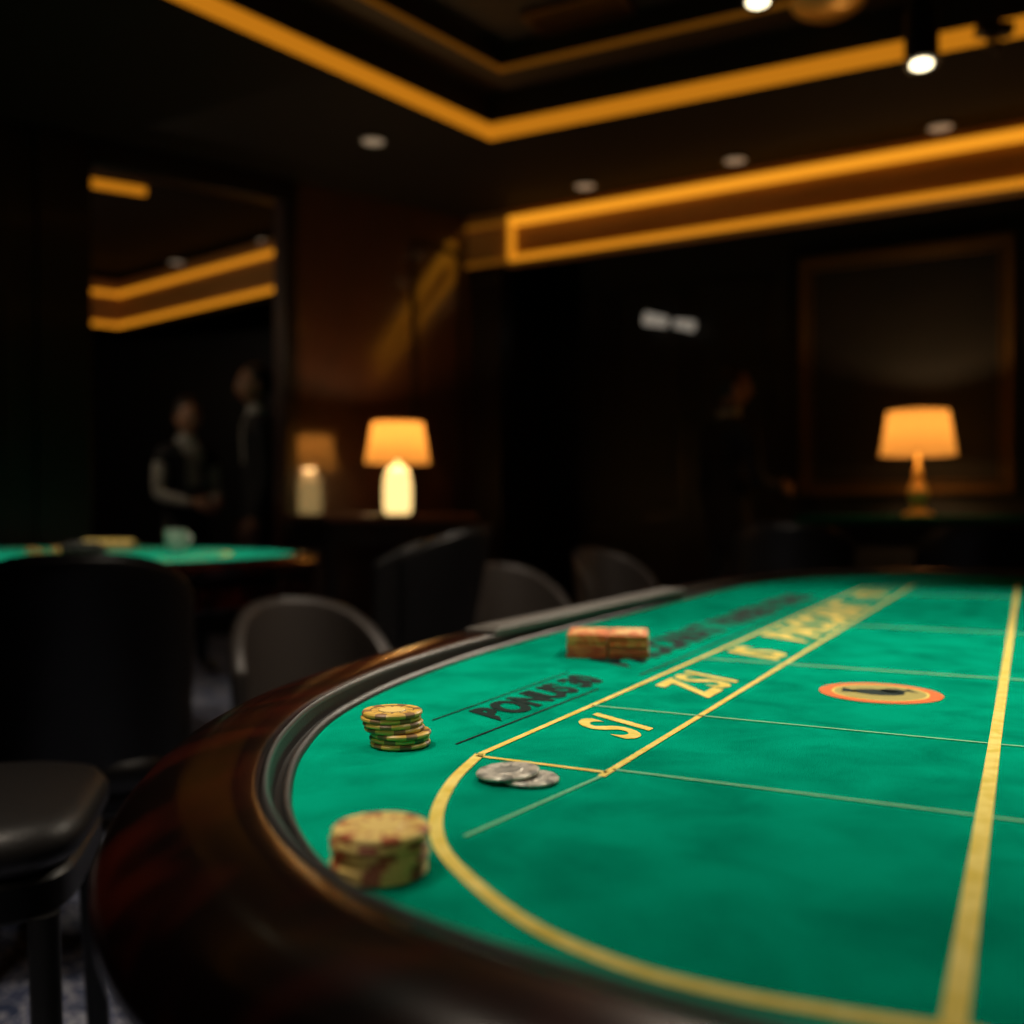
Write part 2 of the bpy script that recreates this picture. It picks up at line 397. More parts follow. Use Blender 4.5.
# ------------------------------------------------------------ seating
def cushion(mb, w, d, h, z, mi=0, nx=3.5, c=(0,0)):
    mb.lathe([(.05,0),(.80,0),(.95,.12*h),(1,.35*h),(1,.62*h),(.95,.86*h),(.85,.97*h),(.5,1.04*h),(.05,1.07*h)], mi, 48, Matrix.Translation((c[0],c[1],z)), nx=nx, sx=w/2, sy=d/2)

def chair(name, loc, face, W=.44, H=.77, leather='leather', dep=.22, span=88, drop=.16, seat=.46, base='blackmetal', lean=.18):
    e = empty(name, (loc[0], loc[1], 0), face - math.pi/2)
    mb = MB(); cushion(mb, W*.94, W*.94, .09, seat-.09); mb.obj('seat', [M[leather]], e, sharp=60)
    mb = MB(); mb.lathe([(.9,0),(1,.01),(1,.04),(.96,.05)], 0, 32, Matrix.Translation((0,0,seat-.13)), nx=3.5, sx=W*.45, sy=W*.45)
    mb.obj('seat_frame', [M[base]], e)
    nph, nz = 28, 12; vs = []; fs = []
    for i in range(nph+1):
        t = -1 + 2*i/nph; ph = t*rad(span)
        top = H - drop*abs(t)**2.6
        for j in range(nz+1):
            q = j/nz; z = (seat-.06) + (top-(seat-.06))*q
            k_ = lean*(z-seat)*max(0, math.cos(ph))
            vs.append((W/2*(1+.04*q)*math.sin(ph), -dep*math.cos(ph) - k_ , z))
    for i in range(nph):
        for j in range(nz):
            a = i*(nz+1)+j; fs.append((a, a+1, a+nz+2, a+nz+1))
    mb = MB(); mb.add(vs, fs); o = mb.obj('backrest', [M[leather]], e, sharp=180)
    so = o.modifiers.new('s', 'SOLIDIFY'); so.thickness = .04; so.offset = 0
    bv = o.modifiers.new('b', 'BEVEL'); bv.width = .013; bv.segments = 3
    mb = MB(); P = []
    for i in range(nph+1):
        t = -1+2*i/nph; ph = t*rad(span); z = H - drop*abs(t)**2.6
        P.append(Vector((W/2*1.04*math.sin(ph)*1.02, -dep*math.cos(ph)-lean*(z-seat)*max(0,math.cos(ph))-.008, z+.001)))
    for a, b_ in zip(P, P[1:]): mb.cyl(a, b_, .007, .007, 0, 10)
    mb.obj('back_piping', [M['piping' if leather=='leather' else 'blackpad']], e, sharp=80)
    mb = MB()
    for sx_ in (-1,1):
        for sy_ in (-1,1):
            mb.cyl((sx_*W*.43, sy_*W*.43, 0), (sx_*W*.36, sy_*W*.36, seat-.11), .013, .021, 0, 16)
    mb.obj('legs', [M[base]], e)
    return e

Fr = math.atan2(-.4602, .8878)           # facing the big table
chair('barrel_chair', (-.505, 2.62), Fr-.55, W=.40, H=.728)
chair('barrel_chair', (.055, 3.92), Fr-.5, W=.42, H=.765)
chair('barrel_chair', (.55, 4.72), Fr-.4, W=.40, H=.80)
chair('dark_lounge_chair', (-.95, 2.24), math.pi/2+.25, W=.40, H=.885, leather='leatherdk', dep=.17, drop=.10, lean=.10)
chair('dark_lounge_chair', (-.52, 4.05), math.pi*.97, W=.42, H=.88, leather='leatherdk', dep=.18, drop=.10)
chair('dark_lounge_chair', (-.35, 3.36), math.pi*.97, W=.38, H=.93, leather='leatherdk', dep=.18, drop=.10)
chair('dark_lounge_chair', (1.25, 4.40), Fr+math.pi/2, W=.46, H=.93, leather='leatherdk', dep=.18, drop=.10)
chair('dark_lounge_chair', (1.95, 4.15), Fr+math.pi/2+.2, W=.46, H=.93, leather='leatherdk', dep=.18, drop=.10)

# stool
st = empty('bar_stool', (-.72, 1.17, 0), rad(14))
mb = MB(); cushion(mb, .44, .36, .062, .578, nx=4.5); mb.obj('seat_cushion', [M['leatherst']], st, sharp=60)
mb = MB(); mb.lathe([(.97,0),(1.0,.006),(1.0,.04),(.97,.046)], 0, 48, Matrix.Translation((0,0,.534)), nx=5, sx=.21, sy=.17); mb.obj('seat_frame', [M['blackmetal']], st)
mb = MB()
for sx_ in (-1,1):
    for sy_ in (-1,1):
        mb.cyl((sx_*.205, sy_*.165, 0), (sx_*.185, sy_*.145, .54), .013, .017, 0, 16)
mb.cyl((-.197,-.157,.2),(.197,-.157,.2),.009); mb.cyl((-.197,.157,.2),(.197,.157,.2),.009)
mb.cyl((-.197,-.157,.24),(-.197,.157,.24),.009); mb.cyl((.197,-.157,.24),(.197,.157,.24),.009)
mb.obj('legs', [M['blackmetal']], st)

# ------------------------------------------------------------ second gaming table
t2 = empty('gaming_table', (-1.70, 3.45, 0), rad(-6))
N = 64; T2Z = .829
o2 = [(.93*math.cos(2*math.pi*i/N), .92*math.sin(2*math.pi*i/N)) for i in range(N)]
mb = MB(); mb.add([(x,y,T2Z) for x,y in o2], [tuple(range(N))]); mb.obj('felt', [M['felt2']], t2)
mb = MB(); sweep(mb, o2, [(-.002,T2Z-.02),(.0,T2Z+.004),(.02,T2Z+.006),(.06,T2Z+.002),(.085,T2Z-.015),(.08,T2Z-.04),(.06,T2Z-.05),(.06,T2Z-.14),(.0,T2Z-.15)])
mb.add([(x,y,T2Z-.148) for x,y in o2], [tuple(reversed(range(N)))])
mb.lathe([(.34,0),(.34,.04),(.2,.08),(.13,.2),(.12,.4),(.2,.6),(.26,.685)],0,32)
mb.obj('rail_and_pedestal', [M['mahogany']], t2)
mb = MB()
ribbon(mb, [(.70*math.cos(a*.1), .66*math.sin(a*.1)) for a in range(63)], .018, T2Z+.001)
ribbon(mb, [(.40+.14*math.cos(a*.1), -.35+.14*math.sin(a*.1)) for a in range(64)], .02, T2Z+.001)
mb.obj('gold_lines', [M['gold_ink']], t2)
mb = MB(); mb.box((0,0,.014),(.20,.12,.028)); 
for i in range(5): mb.cyl((-.075+i*.037,-.045,.030),(-.075+i*.037,.045,.030),.014,.014,1,14)
mb.obj('chip_tray', [M['tan'], M['cream']], None, (-1.60,3.95,T2Z+.001), .1, bevel=.002)
mb = MB(); mb.lathe([(.028,0),(.034,.01),(.040,.07),(.043,.085),(.039,.085),(.034,.015),(.01,.012)],0,24); mb.cyl((.04,0,.065),(.062,0,.055),.006,.006); mb.cyl((.062,0,.055),(.036,0,.025),.006,.006)
mb.obj('coffee_cup', [M['porcelain']], None, (-1.27,3.76,T2Z+.001))
mb = MB(); mb.box((0,0,.02),(.14,.1,.04)); mb.box((0,.02,.045),(.10,.05,.012)); mb.obj('card_shoe', [M['blackpad']], None, (-1.42,3.3,T2Z+.001), .4, bevel=.004)
mb = MB()
for i,(a,b_) in enumerate(((0,0),(.06,.02),(-.05,.05),(.03,.08))):
    for q in range(3+i): chip(mb,a,b_,q*.0037,.021,.0035,i+q,None)
mb.obj('casino_chip_stack', [M['chipred'], M['cream'], M['cream'], M['chipgold']], None, (-1.72,3.62,T2Z+.001), 0, sharp=30)

# ------------------------------------------------------------ room shell
def wall(mb, p, q, z0, z1, th=.12, mi=0, side=1):
    p = Vector((*p, 0)); q = Vector((*q, 0)); d = (q-p); n = Vector((-d.y, d.x, 0)).normalized()*side
    c = (p+q)/2 + n*th/2; c.z = (z0+z1)/2
    mx = Matrix.Translation(c) @ Matrix.Rotation(math.atan2(d.y, d.x), 4, 'Z')
    mb.box((0,0,0), (d.length, th, z1-z0), mi, mx)
CZ = 2.75
mb = MB(); mb.box((-.5,3,-.05),(11.2,12.2,.1)); mb.obj('floor', [M['carpet']])
K = Vector((-.25, 6.0)); dl = Vector((-1.74, -1.3))
def lw(s): return tuple(K + dl*s)
mb = MB()
wall(mb, lw(.5547), lw(0), 0, CZ, mi=1); wall(mb, lw(3.3), lw(1.0013), 0, CZ); wall(mb, lw(1.0013), lw(.5547), 2.64, CZ)
mb.obj('wall_left', [M['darkwood'], M['panelwood']])
fw = Vector((.5986, -.8013))
def lwo(s, off): 
    p = K + dl*s + fw*off; return tuple(p)
mb = MB()
wall(mb, lwo(.5547,.0), lwo(.52,.0), 0.001, CZ-.001, .030, 0, -1)
wall(mb, lwo(1.11,.0), lwo(1.0013,.0), 0.001, CZ-.001, .035, 0, -1)
wall(mb, lwo(1.0013,.0), lwo(.5547,.0), 2.62, CZ-.001, .035, 0, -1)
mb.obj('trim_7', [M['darkwood']], bevel=.006)
mb = MB()
for s0, s1 in ((.19,.03),(1.40,1.16),(1.75,1.45),(2.2,1.8)):
    for z0, z1 in ((.15,.75),(.85,2.55)):
        for a in (z0, z1-.03): wall(mb, lwo(s0,0), lwo(s1,0), a, a+.03, .014, 0, -1)
        w_ = .03/dl.length
        wall(mb, lwo(s0,0), lwo(s0-w_,0), z0, z1, .014, 0, -1); wall(mb, lwo(s1+w_,0), lwo(s1,0), z0, z1, .014, 0, -1)
mb.obj('trim_1', [M['darkwood']], bevel=.003)
mb = MB(); wall(mb, lwo(.52,0), lwo(.0,0), .001, .13, .016, 0, -1); wall(mb, lwo(3.2,0), lwo(1.11,0), .001, .13, .016, 0, -1); mb.obj('baseboard_left', [M['darkwood']])
A0 = Vector((.236, 6.842)); da = Vector((.867, -.5))
mb = MB(); wall(mb, (-.25,6.0), tuple(A0), 0, CZ, .10); mb.obj('wall_return', [M['darkwood']])
mb = MB(); wall(mb, tuple(A0 - da*.05), tuple(A0+da*5.48), 0, CZ); mb.obj('wall_alcove', [M['wall']])
def aw(t): return Vector((.5,6.69)) + da*t
mb = MB()
for a, b_ in ((-.2,.15),(.2,.7),(.75,1.25),(2.75,3.6)):
    pa, pb = tuple(aw(a)), tuple(aw(b_))
    for z in (.2,.8,.95,2.4): wall(mb, pa, pb, z, z+.03, .015, 0, -1)
    w_=.03
    for z0,z1 in ((.2,.83),(.95,2.43)):
        wall(mb, pa, tuple(aw(a+w_)), z0, z1, .015, 0, -1); wall(mb, tuple(aw(b_-w_)), pb, z0, z1, .015, 0, -1)
mb.obj('trim_2', [M['darkwood']], bevel=.003)
for nm, p, q in (('wall_north',(-6,9),(5,9)),('wall_south',(5,-3),(-6,-3)),('wall_east',(5,9),(5,-3)),('wall_west',(-6,-3),(-6,9))):
    mb = MB(); wall(mb, p, q, 0, 3.1); mb.obj(nm, [M['wall']])
# ceiling with tray
P0=Vector((-.103,4.66)); P1=Vector((-2.4,1.89)); P2=Vector((2.75,3.2)); P3=P1+P2-P0
tray=[P3,P2,P0,P1]
bm = bmesh.new()
def loop(pts_, z):
    vs=[bm.verts.new((p[0],p[1],z)) for p in pts_]
    return [bm.edges.new((vs[i],vs[(i+1)%len(vs)])) for i in range(len(vs))]
ed = loop([(-6,-3),(5,-3),(5,9),(-6,9)], CZ) + loop(tray, CZ)
bmesh.ops.triangle_fill(bm, use_beauty=True, use_dissolve=False, edges=ed)
me = bpy.data.meshes.new('ceiling'); bm.to_mesh(me); bm.free(); me.materials.append(M['ceil'])
ceil = bpy.data.objects.new('ceiling', me); C.objects.link(ceil)
so = ceil.modifiers.new('s','SOLIDIFY'); so.thickness=.03; so.offset=1
def inset(poly, d):
    n=len(poly); res=[]
    for i in range(n):
        a,b_,c=poly[i-1],poly[i],poly[(i+1)%n]
        e1=(b_-a).normalized(); e2=(c-b_).normalized(); n1=Vector((-e1.y,e1.x)); n2=Vector((-e2.y,e2.x))
        k_=d/(1+n1.dot(n2)); res.append(b_+(n1+n2)*k_)
    return res
def cyc(poly,z0,z1,name,m,inw=0.0):
    mb=MB(); n=len(poly)
    q=inset(poly,inw)
    mb.add([(p.x,p.y,z0) for p in poly]+[(p.x,p.y,z1) for p in q],[(i,(i+1)%n,(i+1)%n+n,i+n) for i in range(n)])
    return mb.obj(name,[m])
cyc(inset(tray,.006), CZ-.03, 2.797, 'cove_light_strip', M['leddim'])
cyc(tray, 2.78, 2.93, 'trim_3', M['ceil2'])
in1 = inset(tray,.20); cyc(tray, 2.93, 2.93, 'trim_4', M['ceil2'], .20)
cyc(in1, 2.93, 2.955, 'trim_5', M['goldglow'], 0)
cyc(in1, 2.955, 3.05, 'trim_6', M['ceil2'], 0)
mb=MB(); mb.add([(p.x,p.y,3.05) for p in in1],[(3,2,1,0)]); mb.obj('ceiling_tray',[M['ceil2']])
def vent(x,y,z,rz,w,d):
    mb=MB(); mb.box((0,0,0),(w,.02,.02)); 
    for yy in (-d/2,d/2): mb.box((0,yy,0),(w,.02,.02))
    for xx in (-w/2,w/2): mb.box((xx,0,0),(.02,d,.02))
    for i in range(7): mb.box((0,-d/2+d*(i+.5)/7,.004),(w,.012,.01))
    mb.obj('ceiling_vent',[M['brownwood']],None,(x,y,z-.012),rz)
rr = math.atan2(-.454,.891)
vent(.27,4.10,3.05,rr,.42,.18); vent(-.16,3.75,3.05,rr,.34,.22); vent(1.0,3.75,3.05,rr,.4,.2)

# soffit with two amber strips
S0=Vector((0,5.82)); ds=Vector((.867,-.5)); S1=S0+ds*4.8; SL=Vector((-.27,5.98))
mb=MB(); wall(mb,tuple(S0),tuple(S1),2.45,CZ,.12,0,1); wall(mb,tuple(SL),tuple(S0),2.45,CZ,.12,0,1); mb.obj('trim_soffit',[M['soffit']])
def strip(name,p,q,z0,z1,m,out_=.03):
    mb=MB(); wall(mb,tuple(p),tuple(q),z0,z1,out_,0,-1); return mb.obj(name,[m])
strip('soffit_light_strip',S0,S1,2.655,2.70,M['ledhot'],.05)
strip('soffit_light_strip',S0,S1,2.45,2.475,M['led'],.05)
strip('soffit_light_strip',S0+ds*.0,S0+ds*.025,2.475,2.655,M['led'],.052)
strip('soffit_light_strip',SL,S0,2.675,2.70,M['goldglow'],.02); strip('soffit_light_strip',SL,S0,2.45,2.475,M['goldglow'],.02)
mb=MB(); mb.box((0,0,1.225),(.20,.16,2.45)); mb.box((0,0,.08),(.23,.19,.16)); mb.box((0,0,2.40),(.23,.19,.08)); mb.obj('corner_column',[M['darkwood']],None,(-.12,6.0,0),-.52,bevel=.004)
# soffit of a room added in place of the wall mirror's reflection
Q0=Vector((-2.92,7.4)); Q1=Vector((-1.30,6.06)); Q2=Vector((-3.6,6.9))
mb=MB(); wall(mb,tuple(Q0),tuple(Q1),2.36,2.70,.12,0,1); wall(mb,tuple(Q2),tuple(Q0),2.36,2.70,.12,0,1); mb.obj('trim_soffit_mirror_room',[M['soffit']])
for z in (2.36,2.59):
    strip('soffit_light_strip',Q0,Q1,z,z+.028,M['led']); strip('soffit_light_strip',Q2,Q0,z,z+.028,M['led'])
strip('cove_light_strip',(-2.35,5.18),(-1.99,5.40),2.70,2.74,M['leddim'])
mb=MB(); wall(mb,(-4.2,8.4),(-.2,7.6),0,CZ,.1); mb.obj('wall_mirror_room',[M['wall']])

# downlights
def downlight(x,y,z=CZ,r_=.052):
    e=empty('recessed_downlight',(x,y,z))
    mb=MB(); mb.lathe([(r_,-.002),(r_*1.15,-.010),(r_*1.3,-.008),(r_*1.32,0),(r_,0)],0,32); mb.obj('trim_ring',[M['ceil2']],e)
    mb=MB(); mb.lathe([(r_,-.004),(r_*.5,-.010),(.004,-.012)],0,32); mb.obj('lens',[M['dlens']],e)
    return e
for x,y in ((.395,5.38),(1.118,4.99),(1.964,4.565),(-.661,4.735),(-1.60,6.46),(-2.357,7.0),(-2.1,5.4)): downlight(x,y)
def fill_downlight(x,y,z,target,power,spot=80,col=(1,.85,.68)):  # recessed fitting with an added fill spot, out of view
    e=downlight(x,y,z); area_or_spot('bulb','SPOT',(x,y,z-.03),power,col,e,target,.06,spot,.9)
fill_downlight(.35,2.55,3.05,(.05,3.6,.6),110,75)  # added above the view to light the barrel chairs
fill_downlight(-.25,2.0,3.05,(-.58,2.4,.6),45,46)  # unseen lamp added to lift the nearest barrel chair
fill_downlight(-.75,.60,CZ,(-.62,.95,0),170,50)  # unseen lamp added to brighten the stool and carpet
fill_downlight(-.55,-.75,CZ,(.05,.75,.8),26,45)  # fill light added behind the camera for the chip sides

# track spotlights
def spotfix(x,y,z,target,power,vis=True,length=.24,r_=.058,spot=58,size=.06,ctop=3.05,col=(1,.88,.70)):
    e=empty('track_spotlight',(x,y,z))
    d=(Vector(target)-Vector((x,y,z))).normalized()
    d2=Vector((d.x*.12,d.y*.12,-1)).normalized()
    mb=MB(); t=-d2*length
    mx=(-d2).to_track_quat('Z','Y').to_matrix().to_4x4()
    mb.lathe([(r_*.84,.004),(r_*.86,0),(r_,0),(r_,length*.8),(r_*.8,length*.97),(r_*.3,length)],0,32,mx)
    mb.cyl(t,(t.x,t.y,ctop-z-.03),.012,.012); mb.box((t.x,t.y,ctop-z-.018),(.16,.05,.03))
    mb.obj('housing',[M['blackmetal']],e)
    mb=MB(); mb.lathe([(r_*.62,-.002),(r_*.6,.001),(.01,.002)],0,32,mx); mb.obj('lens',[M['lens']],e)
    p=Vector((x,y,z))+d*.03+Vector((0,0,-.02))
    area_or_spot('bulb','SPOT',p,power,col,e,target,size,spot,.9)
spotfix(1.44,3.5,2.555,(.60,1.25,.8),125,spot=44)
spotfix(.845,3.42,2.735,(.62,1.35,.8),115,spot=46)
spotfix(.95,.85,2.62,(.58,1.0,.8),115,ctop=2.95,spot=48)  # extra spot added out of view, more light on the felt
spotfix(-.3,1.6,2.62,(.2,.9,.8),25,ctop=3.05)  # weaker extra spot, also added out of view over the table
spotfix(-1.3,3.0,2.62,(-1.5,3.5,.8),95,ctop=3.05,spot=70)  # added out of view to brighten the second gaming table
mb=MB(); mb.lathe([(.02,-.05),(.10,-.045),(.135,-.02),(.14,0)],0,32); mb.obj('ceiling_medallion',[M['brass']],None,(1.20,3.78,2.93))
e=empty('cable_rig',(1.72,3.55,2.7)); mb=MB()
for i in range(5):
    P=[Vector((.03*math.sin(i*2+j*.8),.03*math.cos(i*1.3+j*.7),.35-j*.07)) for j in range(7)]
    for a,b_ in zip(P,P[1:]): mb.cyl(a,b_,.006,.006,0,8)
mb.box((0,0,.0),(.12,.05,.04)); mb.obj('cables',[M['blackmetal']],e)

# ------------------------------------------------------------ lamps and consoles
def lamp(name,x,y,z,sr1,sr2,sh,bh,shade,base,power,slim=False):
    e=empty(name,(x,y,z))
    mb=MB(); seg=40; vs=[];fs=[]
    for i in range(9):
        r_=sr1+(sr2-sr1)*i/8; zz=bh+sh*i/8
        for q in range(seg): vs.append((r_*math.cos(2*math.pi*q/seg),r_*math.sin(2*math.pi*q/seg),zz))
    for i in range(8):
        for q in range(seg): fs.append((i*seg+q,i*seg+(q+1)%seg,(i+1)*seg+(q+1)%seg,(i+1)*seg+q))
    mb.add(vs,fs); o=mb.obj('shade',[M[shade]],e)
    mb=MB()
    if slim: mb.lathe([(.075,0),(.075,.012),(.05,.025),(.022,.05),(.038,.08),(.052,.12),(.038,.16),(.018,.20),(.024,.23),(.012,.25),(.008,bh+.03)],0,32)
    else: mb.lathe([(.055,0),(.07,.015),(.072,.06),(.072,.14),(.066,.19),(.055,.225),(.04,.24),(.014,.25),(.012,bh+.05)],0,32)
    mb.obj('base',[M[base]],e)
    mb=MB()
    for q in range(3): 
        a=q*2.094; mb.cyl((0,0,bh+.03),(sr1*.97*math.cos(a),sr1*.97*math.sin(a),bh+.02),.003,.003)
    mb.ell((0,0,bh+.065),(.024,.024,.035)); mb.obj('harp_and_bulb',[M['brass']],e)
    if power: area_or_spot('bulb','POINT',(x,y,z+bh+.135),power,(1,.62,.28),e,None,.025); area_or_spot('bulb_low','POINT',(x,y,z+bh+.005),power*.25,(1,.55,.2),e,None,.02)
    return e
CT=.975
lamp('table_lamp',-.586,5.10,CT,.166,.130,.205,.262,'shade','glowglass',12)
lamp('table_lamp',2.10,5.15,CT-.01,.185,.150,.225,.315,'shade','brass',11,True)
def console(name,x,y,rz,w,d,h,top):
    e=empty(name,(x,y,0),rz); mb=MB(); mb.box((0,0,h-.02),(w,d,.04)); mb.obj('top',[M[top]],e,bevel=.008)
    mb=MB(); mb.box((0,0,h-.10),(w*.94,d*.88,.12))
    for sx_ in (-1,1):
        for sy_ in (-1,1): mb.cyl((sx_*w*.43,sy_*d*.37,0),(sx_*w*.43,sy_*d*.37,h-.1),.018,.032)
    mb.box((0,0,.18),(w*.86,d*.74,.025))
    for i in (-1,0,1): mb.box((i*w*.3,-d*.44,h-.10),(w*.26,.012,.085)); mb.ell((i*w*.3,-d*.455,h-.1),(.012,.012,.012))
    mb.obj('frame',[M['darkwood']],e,bevel=.003)
    return e
console('console_table',-.68,5.20,math.atan2(1.3,1.74),.88,.50,CT-.001,'brownwood')
console('sideboard',2.15,5.14,math.atan2(-.5,.867),1.25,.42,CT-.011,'feltdk')
# framed picture
mb=MB(); wd=1.10; hz=1.36; rzz=math.atan2(-.5,.867)
cpt=aw(2.0)+Vector((-.5,-.867))*.03
for z in (-hz/2,hz/2): mb.box((0,0,z),(wd,.05,.045))
for x in (-wd/2,wd/2): mb.box((x,0,0),(.045,.05,hz+.045))
for z in (-hz/2+.045,hz/2-.045): mb.box((0,-.0,z),(wd-.09,.03,.015))
for x in (-wd/2+.045,wd/2-.045): mb.box((x,0,0),(.015,.03,hz-.09))
mb.box((0,.012,0),(wd,.02,hz),1); mb.obj('framed_picture',[M['frame'],M['canvas']],None,(cpt.x,cpt.y,1.79),rzz,bevel=.004)
# two blurred white glints built as a softly glowing twin wall light
p=aw(.62)+Vector((-.5,-.867))*.05
e=empty('glint_sconce',(p.x,p.y,2.19),rzz)
mb=MB(); mb.box((0,.03,0),(.10,.04,.06)); mb.obj('bracket',[M['blackmetal']],e,bevel=.005)
mb=MB()
mb.cyl((-.02,-.03,.004),(-.16,-.04,.040),.034,.042,0,20); mb.cyl((.04,-.03,-.008),(.16,-.04,-.040),.028,.036,0,20)
mb.obj('shades',[mat('glint_glass',(.5,.48,.45),.3,emit=(1,.88,.72),es=.20)],e)

# ------------------------------------------------------------ people
def seg_dist(p,a,b_):
    ab=b_-a; t=max(0,min(1,(p-a).dot(ab)/ab.length_squared)); return (p-(a+ab*t)).length

def person(name,loc,heading,H,mats,arms,female=False,head_turn=0,legs=0.0,tilt=0):
    e=empty(name,(loc[0],loc[1],0),heading-math.pi/2); s=H/1.75
    sw=.165 if female else .185
    J={}; R={}; B=[]
    def j(n,p,r_): J[n]=Vector(p)*s; R[n]=(r_ if isinstance(r_,tuple) else (r_,r_)); R[n]=tuple(q*s for q in R[n])
    j('pelvis',(0,0,.95),(.135,.10)); j('waist',(0,0,1.10),(.115 if female else .13,.09)); j('chest',(0,.01,1.27),(.145,.105)); j('upper',(0,0,1.40),(.12,.085)); j('neck',(0,.0,1.475),.052); j('nape',(0,.012,1.56),.050)
    B+= [('pelvis','waist',0),('waist','chest',0),('chest','upper',0),('upper','neck',0),('neck','nape',3)]
    for sd,k_ in ((-1,'l'),(1,'r')):
        j('sh'+k_,(sd*sw,0,1.405),.062)
        el,wr=arms[k_]
        j('el'+k_,el,.043); j('fa'+k_,tuple((el[i]*.6+wr[i]*.4) for i in range(3)),.040); j('wr'+k_,wr,.029)
        B+=[('upper','sh'+k_,0),('sh'+k_,'el'+k_,1),('el'+k_,'fa'+k_,1),('fa'+k_,'wr'+k_,1)]
        j('hip'+k_,(sd*.095,0,.88),.088); j('kn'+k_,(sd*.105,.02+sd*legs,.49),.058); j('ca'+k_,(sd*.107,-.005+sd*legs,.36),.055); j('an'+k_,(sd*.11,-.01+sd*legs*1.3,.09),.038); j('to'+k_,(sd*.125,.15+sd*legs*1.3,.035),.034)
        B+=[('pelvis','hip'+k_,2),('hip'+k_,'kn'+k_,2),('kn'+k_,'ca'+k_,2),('ca'+k_,'an'+k_,2),('an'+k_,'to'+k_,4)]
    names=list(J); idx={n:i for i,n in enumerate(names)}
    me=bpy.data.meshes.new('body'); me.from_pydata([J[n] for n in names],[(idx[a],idx[b_]) for a,b_,_ in B],[])
    o=bpy.data.objects.new('body',me); C.objects.link(o)
    sk=o.modifiers.new('skin','SKIN'); sk.use_smooth_shade=True
    for n in names:
        d=me.skin_vertices[0].data[idx[n]]; d.radius=R[n]; d.use_root=(n=='pelvis')
    sb=o.modifiers.new('sub','SUBSURF'); sb.levels=2; sb.render_levels=2
    bpy.context.view_layer.update()
    m2=bpy.data.meshes.new_from_object(o.evaluated_get(bpy.context.evaluated_depsgraph_get()))
    o.modifiers.clear(); o.data=m2; m2.name=name+'_body'
    m2.materials.clear()
    for mm in mats+[M['shoe'],M['shirt']]: m2.materials.append(mm)
    for f in m2.polygons:
        c=f.center; best=min(B,key=lambda q:seg_dist(c,J[q[0]],J[q[1]])-.5*(R[q[0]][0]+R[q[1]][0]))
        mi=best[2]
        if mi==0 and c.z>1.20*s and abs(c.x)<.035*s+(c.z-1.2*s)*.12 and c.y>0: mi=5
        f.material_index=mi; f.use_smooth=True
    o.parent=e
    mb=MB(); mb.lathe([(.060*s,1.455*s),(.066*s,1.475*s),(.060*s,1.515*s),(.054*s,1.515*s)],0,24); mb.obj('collar',[M['shirt']],e)
    he=empty('head_joint',(0,.02*s,1.635*s),head_turn); he.parent=e; he.rotation_euler=(tilt,0,head_turn)
    mb=MB(); mb.ell((0,0,0),(.076*s,.096*s,.115*s),0,28)
    for v in mb.V:
        t=max(0,-v.z/(.115*s)); v.x*=1-.32*t*t; v.y*=1-.16*t
        if t>.2 and v.y>0: v.y+=.006*s
        if v.z<0 and v.y<-.02: v.y*=.88
    mb.ell((0,.098*s,-.015*s),(.012*s,.018*s,.026*s),0,12)
    mb.ell((0,.088*s,.028*s),(.05*s,.012*s,.010*s),0,12)
    for sd in (-1,1):
        mb.ell((sd*.030*s,.084*s,.008*s),(.013*s,.010*s,.009*s),1,12); mb.ell((sd*.030*s,.0925*s,.008*s),(.005*s,.004*s,.005*s),2,10)
        mb.ell((sd*.077*s,-.004*s,-.008*s),(.009*s,.017*s,.028*s),0,12)
        mb.ell((sd*.030*s,.091*s,.028*s),(.017*s,.004*s,.003*s),2,10)
    mb.ell((0,.089*s,-.056*s),(.023*s,.008*s,.007*s),3,12)
    mb.obj('head',[mats[3],M['eyes'],M['hair'],M['lips']],he,sharp=80)
    mb=MB(); mb.ell((0,-.016*s,.026*s),(.084*s,.094*s,.104*s),0,24)
    for v in mb.V:
        if v.y>.03*s and v.z<.055*s: v.y=.03*s+(v.y-.03*s)*.2
    if female: mb.ell((0,-.105*s,-.0*s),(.045*s,.042*s,.045*s),0,16); mb.ell((0,-.05*s,-.04*s),(.07*s,.055*s,.07*s),0,16)
    mb.obj('hair',[M['hair']],he,sharp=80)
    for k_,sd in (('l',-1),('r',1)):
        el=J['el'+k_]; wr=J['wr'+k_]; d=(wr-el).normalized()
        side=Vector((0,1,0)) if abs(d.z)>.8 else Vector((0,0,1))
        nrm=d.cross(side).normalized()*sd; side=nrm.cross(d).normalized()
        if abs(d.z)>.8:
            if side.y<0: side=-side
        elif side.z<0: side=-side
        pin=-nrm if nrm.dot(Vector((sd,0,0)))>0 else nrm
        vs=[];eds=[];rs=[]
        def add(p,r_): vs.append(p); rs.append(r_*s); return len(vs)-1
        root=add(wr-d*.01*s,.024); mid=add(wr+d*.045*s,.026); eds.append((root,mid))
        for i,(off,ln) in enumerate(((.030,.070),(.011,.080),(-.009,.075),(-.028,.058))):
            a=add(wr+d*.085*s+side*off*s,.0105); eds.append((mid,a))
            b1=add(wr+d*(.085+ln*.45)*s+side*off*1.1*s+pin*.010*s,.0088); eds.append((a,b1))
            b2=add(wr+d*(.085+ln*.8)*s+side*off*1.1*s+pin*.028*s,.0078); eds.append((b1,b2))
            b3=add(wr+d*(.085+ln*.98)*s+side*off*1.05*s+pin*.044*s,.0065); eds.append((b2,b3))
        a=add(wr+d*.030*s+side*.030*s+pin*.008*s,.0125); eds.append((root,a))
        b1=add(wr+d*.062*s+side*.050*s+pin*.018*s,.0100); eds.append((a,b1))
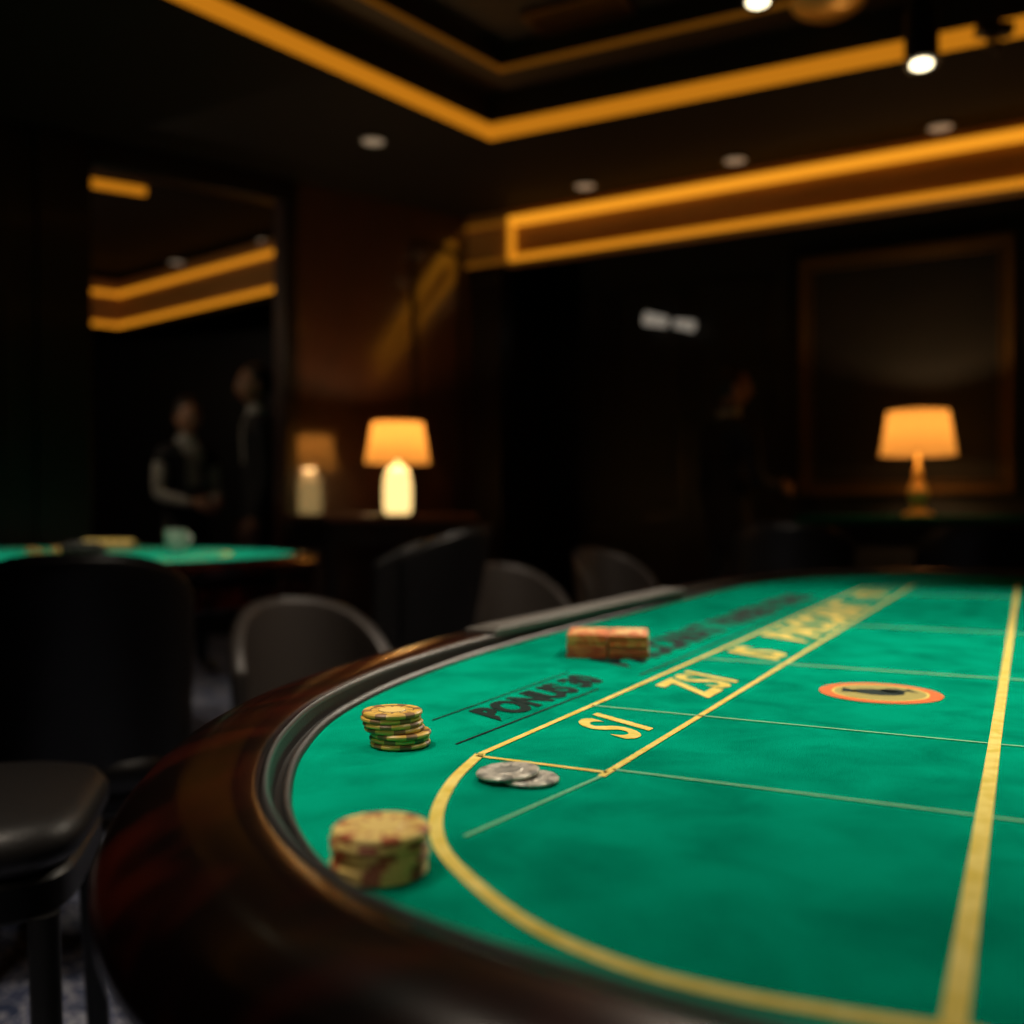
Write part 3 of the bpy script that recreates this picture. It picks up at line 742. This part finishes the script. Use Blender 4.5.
        b2=add(wr+d*.090*s+side*.056*s+pin*.026*s,.0080); eds.append((b1,b2))
        hm=bpy.data.meshes.new('hand_'+k_); hm.from_pydata(vs,eds,[]); ho=bpy.data.objects.new('hand_'+k_,hm); C.objects.link(ho)
        hm.materials.append(mats[3])
        sk=ho.modifiers.new('skin','SKIN'); sk.use_smooth_shade=True
        for i,r_ in enumerate(rs): hm.skin_vertices[0].data[i].radius=(r_,r_); hm.skin_vertices[0].data[i].use_root=(i==0)
        sb=ho.modifiers.new('sub','SUBSURF'); sb.levels=1; sb.render_levels=1
        ho.parent=e
    return e
relaxed={'l':((-.22,-.03,1.13),(-.235,.04,.89)),'r':((.22,-.03,1.13),(.235,.04,.89))}
bent={'l':((-.20,.02,1.14),(-.10,.22,1.10)),'r':((.20,.02,1.14),(.10,.24,1.09))}
one={'l':((-.21,-.03,1.13),(-.22,.05,.89)),'r':((.21,.03,1.13),(.12,.25,1.10))}
person('woman_dealer',(-1.97,6.02),rad(-42),1.67,[M['suit'],M['shirt'],M['suit'],M['skin']],bent,True,rad(-10),tilt=rad(-12))
person('man_in_suit',(-1.53,6.0),rad(200),1.87,[M['suit'],M['suit'],M['suit'],M['skin2']],relaxed,False,rad(10))
person('man_in_suit',(1.20,5.50),rad(20),1.79,[M['suit'],M['suit'],M['suit'],M['skin2']],one,False,rad(-20))
e=empty('added_pendant',(-2.75,5.2,2.3)); mb=MB(); mb.cyl((0,0,.06),(0,0,.45),.004,.004); mb.lathe([(.07,-.03),(.065,.03),(.02,.06)],0,24); mb.obj('shade',[M['brass']],e)  # added pendant, hidden from view, lights the room behind the opening
area_or_spot('bulb','POINT',(-2.75,5.2,2.2),9,(1,.78,.55),e,None,.04)

# ------------------------------------------------------------ world / view
w=bpy.data.worlds.new('world'); bpy.context.scene.world=w; w.use_nodes=True
w.node_tree.nodes['Background'].inputs[0].default_value=(1,.8,.6,1); w.node_tree.nodes['Background'].inputs[1].default_value=.01
vs_=bpy.context.scene.view_settings; vs_.view_transform='Standard'; vs_.look='None'
